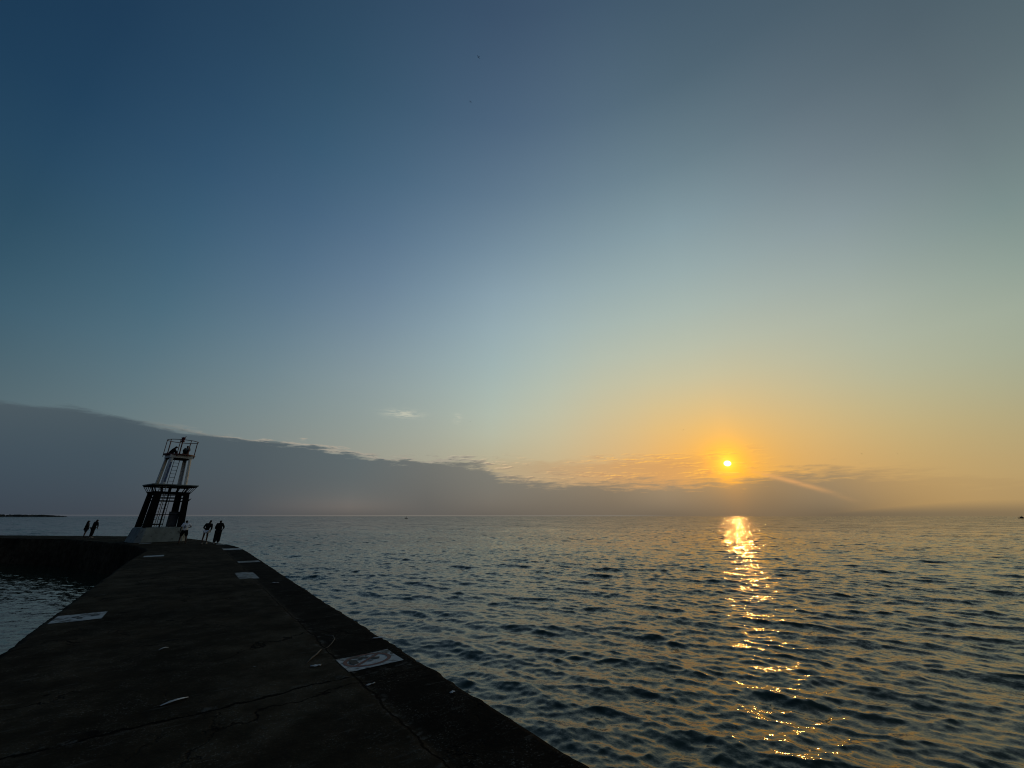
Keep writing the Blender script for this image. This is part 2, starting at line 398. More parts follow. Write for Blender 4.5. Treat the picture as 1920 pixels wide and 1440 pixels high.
def build_water():
    rs = [4.5]
    while rs[-1] < 60: rs.append(rs[-1] * 1.0036 + .003)
    while rs[-1] < 400: rs.append(rs[-1] * 1.0065)
    while rs[-1] < 45000: rs.append(rs[-1] * 1.06)
    rs = np.array(rs)
    th = np.concatenate([np.arange(-64, 64, .13), np.arange(64, 296, 2.0)])
    th = np.radians(th)
    X = rs[:, None] * np.sin(th)[None]; Y = rs[:, None] * np.cos(th)[None]
    dr = np.gradient(rs)
    step = np.maximum(dr[:, None], rs[:, None] * R(.13)) * np.ones_like(X)
    u = X * PD[0] + Y * PD[1]; v = X * PN[0] + Y * PN[1]
    wall_y = np.minimum(33.0 + (-31.6 - X) * .42, 40.2 + (-49.8 - X) * .035)
    shel = 1 - np.maximum(sstep(-2.4, -1.2, v), sstep(.8, 2.2, Y - wall_y))          # inside the harbour arm
    gust = .8 + .5 * (fbm(X * .045, Y * .045, 5, 3) + .5)
    rg = np.random.default_rng(11)
    Z = np.zeros_like(X); DX = np.zeros_like(X); DY = np.zeros_like(X)
    NW = 170
    near = rs < 420; Xn, Yn = X[near], Y[near]
    for i in range(NW):
        lam = .11 * (4.6 / .11) ** ((i + rg.random()) / NW)
        a0 = R(202 + rg.normal(0, 26 if lam > 1.0 else 36))
        kx, ky = math.sin(a0) * 2 * PI / lam, math.cos(a0) * 2 * PI / lam
        sl_ = math.sqrt(2 * .050 / NW) * (1.15 if lam < 1.0 else .85 if lam < 2.0 else .62)
        amp = sl_ * lam / (2 * PI)
        ph = kx * Xn + ky * Yn + rg.random() * 2 * PI
        wgt = sstep(2.2, 5.0, lam / step[near]) * np.where(lam < 1.6, 1 - .78 * shel[near], 1 - .95 * shel[near])
        wgt = wgt * (gust[near] if lam < 3 else 1.0)
        Z[near] += amp * wgt * np.sin(ph)
        q = .9 * amp * wgt * np.cos(ph)
        DX[near] += q * kx / math.hypot(kx, ky); DY[near] += q * ky / math.hypot(kx, ky)
    Pm = np.stack([X + DX, Y + DY, Z + WATER_Z], -1)
    o = grid_mesh('water', Pm, water_material(), True, True)
    return tag(o, kind='structure')
build_water()

# ------------------------------------------------------------------ pier
def W(u, v): return PD * u + PN * v
JOINTS = [-3.8, 6.1, 16.0, 25.9, 35.8]
def deck_z(x, y):
    u = x * PD[0] + y * PD[1]; v = x * PN[0] + y * PN[1]
    z = .030 * fbm(x * .35, y * .35, 21, 3) + .012 * fbm(x * 1.6, y * 1.6, 31, 3)
    z = z - .018 * sstep(2.10, 2.22, v) * (v < 4)
    near = (u < 30)
    for j in JOINTS:
        wob = .06 * vnoise(v * .8, v * 0 + j, 3)
        z = z - .016 * np.exp(-((u - j - wob) / .035) ** 2) * near
    z = z - .007 * np.exp(-((v - 2.15 - .10 * vnoise(u * .7, u * 0, 9)) / .04) ** 2) * near
    return z

def pier_material():
    m, g, b = new_mat('weathered_concrete')
    pos = g.n.new('ShaderNodeNewGeometry').outputs['Position']
    px, py, pz = g.sep(pos)
    u = g.m('ADD', g.m('MULTIPLY', px, PD[0]), g.m('MULTIPLY', py, PD[1]))
    v = g.m('ADD', g.m('MULTIPLY', px, PN[0]), g.m('MULTIPLY', py, PN[1]))
    big = g.noise(pos, .45, 5, .6); mid = g.noise(pos, 2.2, 6, .62); fine = g.noise(pos, 14, 5, .65)
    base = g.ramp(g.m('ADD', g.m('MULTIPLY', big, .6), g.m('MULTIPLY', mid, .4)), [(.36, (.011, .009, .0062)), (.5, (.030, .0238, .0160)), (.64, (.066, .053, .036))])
    brown = g.mr(g.noise(g.vm('ADD', pos, (31, 7, 0)), .6, 4, .6), .52, .68)
    base = g.mix(g.m('MULTIPLY', brown, .6), base, (.045, .033, .021))
    # darker slab along the outer edge
    base = g.mix(g.m('MULTIPLY', g.mr(g.m('ADD', v, g.m('MULTIPLY', g.m('SUBTRACT', big, .5), .5)), 2.08, 2.3), .75), base, (.004, .004, .004))
    # worn patches of exposed aggregate
    sp = g.mr(g.noise(pos, 42, 3, .7), .55, .68)
    base = g.mix(g.m('MULTIPLY', sp, g.mr(mid, .45, .60, .08, .6)), base, (.15, .14, .122))
    st = g.comb(g.m('MULTIPLY', u, 5.0), g.m('MULTIPLY', v, 1.0), 0.0)
    scr = g.mr(g.noise(st, 1.9, 6, .7), .57, .70)
    base = g.mix(g.m('MULTIPLY', scr, .6), base, (.075, .07, .06))
    # scattered gull droppings
    dv = g.mr(g.voro(g.vm('ADD', pos, g.scale(g.noise(pos, 9, 3, .6, 'Color'), .12)), 1.7), .018, .045, 1.0, 0.0)
    base = g.mix(g.m('MULTIPLY', dv, .8), base, (.16, .16, .155))
    # dark stains and cracks
    stn = g.mr(g.voro(g.vm('ADD', pos, g.scale(g.noise(pos, 3, 3, .6, 'Color'), .4)), 1.1), .05, .11, 1.0, 0.0)
    base = g.mix(g.m('MULTIPLY', stn, .8), base, (.005, .005, .005))
    wv = g.vm('ADD', pos, g.scale(g.noise(pos, 1.2, 5, .6, 'Color'), 1.4))
    crk = g.mr(g.voro(wv, .42, 'DISTANCE_TO_EDGE'), .003, .014, 1.0, 0.0)
    crk = g.m('MULTIPLY', crk, g.mr(big, .46, .56))
    base = g.mix(g.m('MULTIPLY', crk, .85), base, (.005, .005, .005))
    # pale efflorescence and broken mortar along the joints and the long seam
    jd = None
    for j in (-3.8, 6.1, 16.0, 25.9, 35.8):
        d_ = g.m('ABSOLUTE', g.m('SUBTRACT', u, g.m('ADD', j, g.m('MULTIPLY', g.m('SUBTRACT', mid, .5), .25))))
        jd = d_ if jd is None else g.m('MINIMUM', jd, d_)
    sd2 = g.m('ABSOLUTE', g.m('SUBTRACT', g.m('ADD', v, g.m('MULTIPLY', g.m('SUBTRACT', mid, .5), .22)), 2.15))
    jd = g.m('MINIMUM', jd, sd2)
    base = g.mix(g.m('MULTIPLY', g.mr(jd, .03, .14, 1.0, 0.0), g.mr(g.noise(pos, 7, 5, .7), .50, .64)), base, (.075, .070, .062))
    base = g.mix(g.m('MULTIPLY', g.mr(jd, .008, .022, 1.0, 0.0), .9), base, (.002, .002, .002))
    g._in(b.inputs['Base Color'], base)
    b.inputs['Roughness'].default_value = .88; b.inputs['Specular IOR Level'].default_value = .012
    h = g.m('ADD', g.m('MULTIPLY', fine, .5), g.m('ADD', g.m('MULTIPLY', mid, 1.2), g.m('MULTIPLY', crk, -1.2)))
    h = g.m('ADD', h, g.m('MULTIPLY', g.noise(pos, 60, 3), .15))
    bp = g.n.new('ShaderNodeBump'); bp.inputs['Strength'].default_value = .7; bp.inputs['Distance'].default_value = .03
    g._in(bp.inputs['Height'], h); g.l.new(bp.outputs[0], b.inputs['Normal'])
    return m

def catmull(P, t):
    P = np.array(P, float); n = len(P) - 1
    i = np.clip(np.floor(t).astype(int), 0, n - 1); f = (t - i)[:, None]
    p0 = P[np.clip(i - 1, 0, n)]; p1 = P[i]; p2 = P[i + 1]; p3 = P[np.clip(i + 2, 0, n)]
    return .5 * ((2 * p1) + (-p0 + p2) * f + (2 * p0 - 5 * p1 + 4 * p2 - p3) * f ** 2 + (-p0 + 3 * p1 - 3 * p2 + p3) * f ** 3)

def build_pier():
    pairs = [(W(-12, -1.8), W(-12, 3.07)), (W(-4, -1.8), W(-4, 3.07)), (W(4, -1.8), W(4, 3.07)), (W(12, -1.8), W(12, 3.07)), (W(20, -1.8), W(20, 3.10)),
             (W(27, -1.80), (-13.85, 22.5)), (W(31, -1.68), (-16.9, 26.35)), ((-23.0, 26.3), (-19.6, 29.5)), ((-25.6, 28.7), (-22.0, 31.8)),
             ((-28.2, 30.9), (-24.6, 34.1)), ((-31.6, 33.0), (-28.4, 37.6)), ((-36.0, 35.6), (-34.0, 41.2)), ((-42.0, 38.6), (-41.5, 44.0)),
             ((-49.8, 40.1), (-50.2, 45.4)), ((-60, 41.0), (-61, 46.4)), ((-95, 42.0), (-96, 47.5))]
    Lp = [p[0] for p in pairs]; Rp = [p[1] for p in pairs]
    # sample rows: dense near, coarser far; extra rows on each joint
    t = [0.0]
    while t[-1] < len(pairs) - 1:
        du = max(0.0, -12 + 8 * t[-1]); k = t[-1]
        t.append(k + (.007 if k < 3.2 else .012 if k < 6 else .03 if k < 12 else .06))
    t[-1] = len(pairs) - 1
    t = np.array(t)
    Lc = catmull(Lp, t); Rc = catmull(Rp, t)
    ncross = 96
    s = np.linspace(0, 1, ncross)
    # refine columns near the longitudinal groove
    P = Lc[:, None] * (1 - s)[None, :, None] + Rc[:, None] * s[None, :, None]
    arc = np.r_[0, np.cumsum(np.linalg.norm(np.diff(Rc, axis=0), axis=1))]
    Z = deck_z(P[..., 0], P[..., 1])
    def side(E, O, seed):      # edge line E, opposite edge O -> columns from just inside the edge down the wall
        d = (E - O); d /= np.linalg.norm(d, axis=1)[:, None]
        chip = np.clip(fbm(arc * 1.1, arc * 0 + seed, seed, 5) - .14, 0, 1) * .40 + .06 * np.abs(fbm(arc * 5, arc * 0, seed + 3, 2))
        zc = deck_z(E[:, 0], E[:, 1])
        cols = []
        for off, z, ck, nz in ((0.03, -.006, 1, 0), (.075, -.03, 1, 0), (.10, -.09, .9, .02), (.10, -.35, .35, .03), (.10, -.8, .1, .05), (.10, -1.4, 0, .07), (.12, -2.0, 0, .07), (.15, -2.6, 0, .05), (.2, -4.0, 0, 0)):
            q = E + d * (off - chip * ck)[:, None] if False else E + d * ((off - chip * ck) + nz * fbm(arc * 1.1, arc * 0 + z * 3, seed + 7, 3))[:, None]
            cols.append(np.c_[q, zc + z - (chip * .25 * ck)])
        return cols
    top = np.concatenate([P, Z[..., None]], -1)
    Rside = np.stack(side(Rc, Lc, 41), 1); Lside = np.stack(side(Lc, Rc, 57), 1)[:, ::-1]
    full = np.concatenate([Lside, top, Rside], 1)
    o = grid_mesh('pier', full, pier_material(), True)
    return tag(o, kind='structure')
build_pier()

# ------------------------------------------------------------------ shared materials
M = {}
M['white_paint'] = surf('white_paint', (.46, .48, .49), .5, .12, 1.5, dirt=(.26, .265, .26))
M['tower_dark'] = surf('dark_paint', (.008, .008, .009), .8, .3, 2.0, spec=.03)
M['galv'] = surf('galvanised_steel', (.20, .21, .20), .5, .2, 4.0, metallic=.4)
M['grating'] = surf('dull_green_steel', (.10, .125, .115), .6, .3, 3.0, dirt=(.05, .05, .045))
M['red_paint'] = surf('red_paint', (.075, .010, .010), .5, .2, 5.0)
M['plinth'] = surf('plinth_concrete', (.19, .21, .195), .85, .22, 1.3, bump=.5, dirt=(.07, .075, .07))
M['blue_spray'] = surf('blue_spray_paint', (.06, .10, .22), .6, .3, 6.0)
M['black_cloth'] = surf('black_cloth', (.012, .012, .013), .95, .3, 9.0, spec=.03)
M['navy_cloth'] = surf('navy_cloth', (.014, .016, .024), .95, .3, 9.0, spec=.03)
M['grey_cloth'] = surf('grey_cloth', (.12, .13, .13), .9, .2, 9.0, spec=.15)
M['white_cloth'] = surf('white_cloth', (.78, .80, .84), .9, .08, 9.0, spec=.15)
M['skin'] = surf('skin', (.10, .058, .040), .6, .1, 12.0, spec=.3)
M['dark_skin'] = surf('dark_brown_skin', (.060, .034, .024), .6, .1, 12.0, spec=.3)  # dark brown skin tone used for all the bodies
M['hair'] = surf('dark_hair', (.010, .008, .007), .6, .3, 20.0)
M['shoe_light'] = surf('pale_shoe', (.42, .42, .42), .7, .1, 9.0)
M['shoe_dark'] = surf('dark_shoe', (.02, .02, .022), .7, .2, 9.0)
M['bird'] = surf('dark_feathers', (.02, .022, .026), .8, .3, 9.0)
M['boat_hull'] = surf('dark_hull', (.02, .022, .026), .5, .3, 3.0)
M['boat_cabin'] = surf('dull_red_cabin', (.10, .025, .02), .5, .3, 3.0)
M['glass'] = surf('lantern_glass', (.09, .012, .012), .15, .1, 3.0)
M['litter'] = surf('pale_litter', (.45, .46, .47), .7, .2, 20.0)
M['twig'] = surf('dry_twig', (.075, .066, .055), .8, .3, 20.0)

def worn_paint(name, col, keep=.5):
    """thin road paint, worn through in patches to the dark concrete."""
    m, g, b = new_mat(name)
    pos = g.n.new('ShaderNodeNewGeometry').outputs['Position']
    n1 = g.noise(pos, 9, 7, .7); n2 = g.noise(pos, 1.8, 4, .6)
    worn = g.mr(g.m('ADD', g.m('MULTIPLY', n1, .6), g.m('MULTIPLY', n2, .4)), keep, keep + .10)
    c = g.mix(g.mr(g.noise(pos, 5, 5), .3, .7), tuple(x * .75 for x in col), col)
    c = g.mix(worn, c, (.06, .056, .05))
    g._in(b.inputs['Base Color'], c); b.inputs['Roughness'].default_value = .75
    b.inputs['Specular IOR Level'].default_value = .25
    bp = g.n.new('ShaderNodeBump'); bp.inputs['Strength'].default_value = .5; bp.inputs['Distance'].default_value = .01
    g._in(bp.inputs['Height'], n1); g.l.new(bp.outputs[0], b.inputs['Normal'])
    return m

# ------------------------------------------------------------------ painted warnings on the deck
def paint_sheet(name, outline_fn, res, mat, z, parent=None, org=(0, 0)):
    """outline_fn(a, b) with a, b in 0..1 -> (u, v) on the pier; the sheet hugs the deck."""
    na, nb = res
    vs, fs = [], []
    for i in range(na + 1):
        for j in range(nb + 1):
            u, v = outline_fn(i / na, j / nb); x, y = W(u, v)
            vs.append((x - org[0], y - org[1], float(deck_z(np.array(x), np.array(y))) + z))
    for i in range(na):
        for j in range(nb):
            k = i * (nb + 1) + j; fs.append((k, k + 1, k + nb + 2, k + nb + 1))
    return link_mesh(name, vs, fs, mat, parent, True)

white_mark = worn_paint('worn_white_paint', (.40, .42, .43), .485)
faint_mark = worn_paint('faint_white_paint', (.24, .26, .265), .47)
red_mark = worn_paint('worn_red_paint', (.15, .060, .052), .54)
black_mark = worn_paint('worn_black_paint', (.02, .02, .022), .66)

def stroke(name, pts, width, mat, z, parent, org):
    """a painted line through (u, v) points."""
    pts = np.array(pts, float)
    n = len(pts); tang = np.gradient(pts, axis=0); tang /= np.linalg.norm(tang, axis=1)[:, None]
    nor = np.c_[-tang[:, 1], tang[:, 0]]
    wd = np.asarray(width) * np.ones(n)
    def f(a, b):
        k = min(int(round(a * (n - 1))), n - 1)
        return pts[k] + nor[k] * (b - .5) * wd[k]
    return paint_sheet(name, f, (n - 1, 2), mat, z, parent, org)

def no_diving_mark(u0, u1, v0, v1, label, mat, symbol=True, skew=0.0):
    c = W((u0 + u1) / 2, (v0 + v1) / 2)
    root = empty('painted_warning', (c[0], c[1], 0))
    tag(root, label, 'painted sign', 'white warnings painted along the pier edges')
    paint_sheet('white_panel', lambda a, b: (u0 + (u1 - u0) * a, v0 + (v1 - v0) * b + skew * (a - .5)), (14, 14), mat, .006, root, c)
    if symbol:
        um, vm = (u0 + u1) / 2 + .03, (v0 + v1) / 2 - .02
        ru, rv = (u1 - u0) * .40, (v1 - v0) * .40
        ring = [(um + ru * math.cos(t), vm + rv * math.sin(t)) for t in np.linspace(0, 2 * PI, 49)]
        stroke('red_ring', ring, .055, red_mark, .010, root, c)
        stroke('red_slash', [(um + ru * .68 * k, vm - rv * .70 * -k * -1 if False else vm + rv * .70 * k) for k in np.linspace(-.95, .95, 15)], .05, red_mark, .0115, root, c)
        # diver: arms block, bent body, head, water line
        stroke('diver_arms', [(um + ru * (-.30 + .70 * k), vm - rv * .62) for k in np.linspace(0, 1, 6)], .10, black_mark, .013, root, c)
        stroke('diver_body', [(um + ru * (.28 + .22 * math.sin(3 * k)), vm + rv * (-.30 + .42 * k)) for k in np.linspace(0, 1, 9)], .065, black_mark, .013, root, c)
        stroke('diver_legs', [(um + ru * (.12 - .20 * k), vm + rv * (.20 + .34 * k)) for k in np.linspace(0, 1, 7)], .085, black_mark, .013, root, c)
        stroke('diver_head', [(um - ru * .28 + .02 * k, vm + rv * .06) for k in np.linspace(-1, 1, 5)], [.03, .08, .09, .08, .03], worn_paint('grey_paint', (.12, .13, .13), .60), .013, root, c)
    return root

no_diving_mark(6.26, 6.90, 2.13, 2.92, 'clear white no-diving panel with a red slashed ring, nearest one on the right edge', white_mark)
lw = no_diving_mark(12.49, 13.33, -1.76, -1.00, 'white panel with three small black patches on the left pier edge', white_mark, False)
lc = lw.location
for (a, b, wd) in ((12.92, -1.15, .13), (12.78, -1.36, .08), (12.95, -1.45, .10)):
    stroke('black_patch', [(a + k * .07, b) for k in (-1, 0, 1)], wd, black_mark, .010, lw, (lc.x, lc.y))
no_diving_mark(16.95, 18.85, 1.75, 2.33, 'faded white warning panel by the curve of the right edge, with a lost symbol', faint_mark, False)
no_diving_mark(22.85, 23.6, 2.2, 3.05, 'pale thin panel on the right edge beyond the faded one', faint_mark, False)
no_diving_mark(28.9, 29.75, -1.45, -.64, 'bright white bar-like panel on the left edge short of the tower', white_mark, False)
no_diving_mark(31.7, 33.2, 2.1, 3.1, 'pale panel on the far right edge where the pier starts to bend', white_mark, False)
no_diving_mark(42.5, 43.8, -2.62, -1.9, 'dim white panel right at the foot of the tower plinth', faint_mark, False)
no_diving_mark(37.9, 38.6, 2.0, 2.86, 'dim panel on the outer edge just past the person in black', faint_mark, False)

# ------------------------------------------------------------------ litter on the deck
def on_deck(x, y, dz=0.0): return (x, y, float(deck_z(np.array(x), np.array(y))) + dz)
def feather(name, p, ang, ln, wd, label, cat='feather'):
    root = empty(name, on_deck(*p, .01), ang)
    tag(root, label, cat)
    vs, fs = [], []
    n = 10
    for i in range(n + 1):
        t = i / n; hw = wd * (math.sin(PI * min(1, t * .9 + .08)) ** .7) * .5
        bend = .12 * ln * (t - .5) ** 2
        for s in (-1, 0, 1):
            vs.append((t * ln - ln / 2, s * hw + bend, .006 + .018 * math.sin(PI * t) - (.006 if s else 0) * (1 + s * .4)))
    for i in range(n):
        for j in range(2):
            a = i * 3 + j; fs.append((a, a + 1, a + 4, a + 3))
    o = link_mesh('vane', vs, fs, M['litter'], root, True)
    sd_ = o.modifiers.new('thick', 'SOLIDIFY'); sd_.thickness = .002
    q = MB(); q.tube([(-ln * .72, .05 * ln, .006), (-ln * .5, .03 * ln, .008), (0, 0, .026), (ln * .45, .02 * ln, .01)], [.003, .003, .0025, .001], 6)
    q.build('quill', M['twig'], root, True)
    return root
feather('gull_feather', (-3.85, 5.33), math.atan2(.18, .12), .26, .065, 'large pale gull feather lying on the dark deck before the near joint')
feather('gull_feather', (-5.56, 7.18), math.atan2(.11, .05), .13, .04, 'small pale feather far left of the panel with the red ring')

def scrap(p, ang, lx, ly, label, seed):
    rg = random.Random(seed); vs, fs = [], []
    n = 5
    for i in range(n + 1):
        for j in range(n + 1):
            e = 1 - .25 * rg.random() * (i in (0, n) or j in (0, n))
            vs.append(((i / n - .5) * lx * e, (j / n - .5) * ly * e, .008 + .014 * rg.random()))
    for i in range(n):
        for j in range(n):
            a = i * (n + 1) + j; fs.append((a, a + 1, a + n + 2, a + n + 1))
    o = link_mesh('paper_scrap', vs, fs, M['litter'], None, True)
    o.location = on_deck(*p); o.rotation_euler = (0, 0, ang)
    sd_ = o.modifiers.new('thick', 'SOLIDIFY'); sd_.thickness = .002
    tag(o, label, 'paper scrap')
scrap((-2.77, 6.43), math.atan2(.04, .12), .15, .045, 'narrow torn paper scrap beside the red-ring panel, tower side', 3)
scrap((-1.79, 5.82), .8, .13, .03, 'dim strip of torn paper nearer the viewer than the red-ring panel', 5)
scrap((-2.34, 7.80), .33, .20, .05, 'long white scrap on the outer edge beyond the red-ring panel', 8)
scrap((-.72, 5.61), .9, .07, .05, 'small bright scrap alone near the outer edge, closest to the water', 13)
scrap((-7.6, 13.75), .3, .22, .06, 'small pale scrap far along the outer slab', 17)

q = MB(); q.tube([on_deck(-3.34, 7.96, .012), on_deck(-3.16, 7.86, .03), on_deck(-3.04, 7.66, .035), on_deck(-3.0, 7.45, .03), on_deck(-2.98, 7.28, .02), on_deck(-3.0, 7.14, .012)], [.004, .006, .007, .007, .006, .004], 7)
tag(q.build('curved_twig', M['twig'], None, True), 'thin curved twig arched on the deck past the red-ring panel', 'twig')
q = MB(); q.tube([on_deck(-3.02, 7.12, .014), on_deck(-2.98, 6.9, .02), on_deck(-2.97, 6.7, .018), on_deck(-2.95, 6.54, .012)], [.008, .012, .011, .006], 7)
tag(q.build('straight_stick', M['twig'], None, True), 'short straight stick lying at the foot of the curved twig', 'stick')

# ------------------------------------------------------------------ light tower
TC = (-30.35, 35.3); TROT = R(40.7 + 14.0)
tower = empty('light_tower', (TC[0], TC[1], 0), TROT)
tag(tower, 'open four-legged harbour light tower, white above black, on a concrete plinth', 'light tower')
K = 1.03
def sq(h, z): return [(-h, -h, z), (h, -h, z), (h, h, z), (-h, h, z)]

q = MB(); n_ = 4
lo, hi = 1.66 * K, 1.40 * K
cham = .35
def oct_(h, z, c): return [(-h + c, -h, z), (h - c, -h, z), (h, -h + c, z), (h, h - c, z), (h - c, h, z), (-h + c, h, z), (-h, h - c, z), (-h, -h + c, z)]
q.prism(oct_(lo, -.05, cham), oct_(hi + .03, 1.02 * K, cham * .8)); q.prism(oct_(hi, 1.02 * K + .003, cham * .8), oct_(hi - .05, 1.10 * K, cham * .75))
pl = q.build('plinth', M['plinth'], tower)
bv = pl.modifiers.new('bevel', 'BEVEL'); bv.width = .03; bv.segments = 2

Z0, Z1, Z2, Z3 = 1.10 * K, 3.78 * K, 4.46 * K, 7.0 * K
def angle_leg(cx0, cy0, z0, cx1, cy1, z1, w0, w1, th, mat, name, cut=0.0):
    """an L-shaped corner leg from (cx0, cy0, z0) to (cx1, cy1, z1), arms pointing inwards."""
    sx, sy = (-1 if cx0 > 0 else 1), (-1 if cy0 > 0 else 1)
    def sec(cx, cy, z, w):      # outer corner cut at 45 degrees, shape added so front upper legs catch sun
        c = w * cut + .002
        return [(cx + sx * c, cy, z), (cx + sx * w, cy, z), (cx + sx * w, cy + sy * th, z), (cx + sx * (c + th * .4), cy + sy * th, z), (cx + sx * th, cy + sy * (c + th * .4), z), (cx + sx * th, cy + sy * w, z), (cx, cy + sy * w, z), (cx, cy + sy * c, z)]
    m_ = MB(); m_.prism(sec(cx0, cy0, z0, w0), sec(cx1, cy1, z1, w1)); return m_.build(name, mat, tower)
b0, b1 = 1.30 * K, 1.14 * K
for sx in (-1, 1):
    for sy in (-1, 1):
        angle_leg(sx * b0, sy * b0, Z0, sx * b1, sy * b1, Z1, .52 if sy < 0 else .46, .42 if sy < 0 else .38, .06, M['tower_dark'], 'lower_leg')
u0, u1 = .90 * K, .76 * K
for sx in (-1, 1):
    for sy in (-1, 1):
        lg = angle_leg(sx * u0, sy * u0, Z2, sx * u1, sy * u1, Z3 - .26, .27, .235, .045, M['white_paint'], 'upper_leg', .42 if sy < 0 else 0.0)
        if sy < 0 and sx < 0:
            lo_, hi_ = [], []
            for k in range(15):
                f = .10 + .052 * k; z = Z2 + (Z3 - .26 - Z2) * f; h = u0 + (u1 - u0) * f
                xa = sx * h + .115 + .02 * math.sin(k * 2.1); xb = sx * h + .235 + .02 * math.cos(k * 1.7)
                lo_.append((xa, sy * h - .008, z)); hi_.append((xb, sy * h - .008, z))
            vs = lo_ + hi_ + [(x, y + .006, z) for x, y, z in lo_ + hi_]; n = 15
            fs = [(i, i + 1, n + i + 1, n + i) for i in range(n - 1)] + [(2 * n + i + 1, 2 * n + i, 3 * n + i, 3 * n + i + 1) for i in range(n - 1)]
            link_mesh('graffiti', vs, fs, M['blue_spray'], lg)
# gallery: flared frame with ribs and a walkway ring on top
def ring(name, rings, mat):
    """closed band through four square rings (outer low, outer high, inner high, inner low)."""
    vs = [p for h, z in rings for p in sq(h, z)]; n = len(rings); fs = []
    for i in range(n):
        for k in range(4): fs.append((i * 4 + k, i * 4 + (k + 1) % 4, ((i + 1) % n) * 4 + (k + 1) % 4, ((i + 1) % n) * 4 + k))
    return link_mesh(name, vs, fs, mat, tower)
gi, go = b1 + .02, 1.50 * K
def gl(f): return gi + (go - gi) * f, Z1 + (Z2 - .06 - Z1) * f
for f0, f1 in ((0, .20), (.84, 1.0)):
    (h0, z0), (h1, z1) = gl(f0), gl(f1)
    ring('gallery_chord', [(h0, z0), (h1, z1), (h1 - .05, z1), (h0 - .05, z0)], M['tower_dark'])
for k in range(4):
    c_, s_ = [(1, 0), (0, 1), (-1, 0), (0, -1)][k]
    def rot(x, y, z): return (x * c_ - y * s_, x * s_ + y * c_, z)
    for r_ in (-.97, -.62, -.2, .2, .62):
        (h0, z0), (h1, z1) = gl(.17), gl(.87); q = MB()
        q.prism([rot(h0 * r_ + d_, -h0 + e_, z0) for d_, e_ in ((-.045, .008), (.045, .008), (.045, .042), (-.045, .042))],
                [rot(h1 * r_ + d_, -h1 + e_, z1) for d_, e_ in ((-.045, .008), (.045, .008), (.045, .042), (-.045, .042))])
        q.build('gallery_rib', M['tower_dark'], tower)
ring('walkway', [(go + .03, Z2 - .057), (go + .03, Z2 + .03), (u0 - .05, Z2 + .03), (u0 - .05, Z2 - .057)], M['grating'])
# horizontal bars below the gallery
for z, h in ((Z1 - .10, 1.10), (Z1 - .36, 1.12), (Z1 - .62, 1.13)):
    h *= K; ring('brace_bar', [(h + .03, z - .03), (h + .03, z + .03), (h - .03, z + .03), (h - .03, z - .03)], M['tower_dark'])
for y_ in (-1.15, 1.12):
    q = MB(); q.tube([(-1.15, y_, 2.15), (1.15, y_, 2.15)], .03, 6); q.build('brace_bar', M['tower_dark'], tower)
for x0_, x1_, y_ in ((-1.25, -.1, -1.15), (-1.2, .2, 1.15)):
    q = MB(); q.tube([(x0_, y_, 1.35), (x1_, y_, 1.35)], .035, 6); q.build('toe_bar', M['tower_dark'], tower)
# pipes / posts inside the base, cabinet, side bracket
q = MB(); q.tube([(-.10, -.30, Z0), (-.05, -.25, Z2 - .06)], .055, 8); q.build('conduit_pipe', M['tower_dark'], tower, True)
q = MB(); q.box((.62, -.55, Z0 + .62), (.62, .40, 1.2)); q.box((.62, -.55, Z0 + 1.24), (.68, .46, .05))
cb = q.build('cabinet', surf('cabinet_paint', (.022, .026, .036), .6, .3, 3.0), tower)
q = MB(); q.box((.62, -.765, Z0 + .62), (.50, .02, 1.02)); q.build('cabinet_door', surf('cabinet_door_paint', (.035, .042, .055), .6, .3, 3.0), cb)
q = MB(); q.prism([(b1 - .05, -.9, 3.2 * K), (b1 - .05, -.55, 3.2 * K), (b1 - .05, -.55, 2.9 * K), (b1 - .05, -.9, 2.9 * K)], [(b1 + .34, -.75, 3.42 * K), (b1 + .34, -.65, 3.42 * K), (b1 + .30, -.65, 3.34 * K), (b1 + .30, -.75, 3.34 * K)])
q.build('bracket', M['tower_dark'], tower)
def ladder(x, y, w, z0, z1, x1, y1, mat, r=.02):
    o = empty('ladder', (0, 0, 0)); o.parent = tower
    for s_ in (-1, 1):
        m_ = MB(); m_.tube([(x + s_ * w, y, z0), (x1 + s_ * w, y1, z1)], r, 6); m_.build('ladder_rail', mat, o)
    n = int((z1 - z0) / .30)
    for k in range(1, n):
        f = k / n; xx, yy, zz = x + (x1 - x) * f, y + (y1 - y) * f, z0 + (z1 - z0) * f
        m_ = MB(); m_.tube([(xx - w, yy, zz), (xx + w, yy, zz)], r * .75, 6); m_.build('rung', mat, o)
ladder(-.22, -.42, .19, Z2 + .03, Z3 - .05, -.16, -.40, surf('ladder_paint', (.05, .07, .10), .6), .024)
ladder(-.55, .15, .22, Z0, Z2 - .06, -.50, .10, M['galv'], .026)
ladder(.10, .55, .20, Z0, Z1, .10, .50, M['tower_dark'], .022)
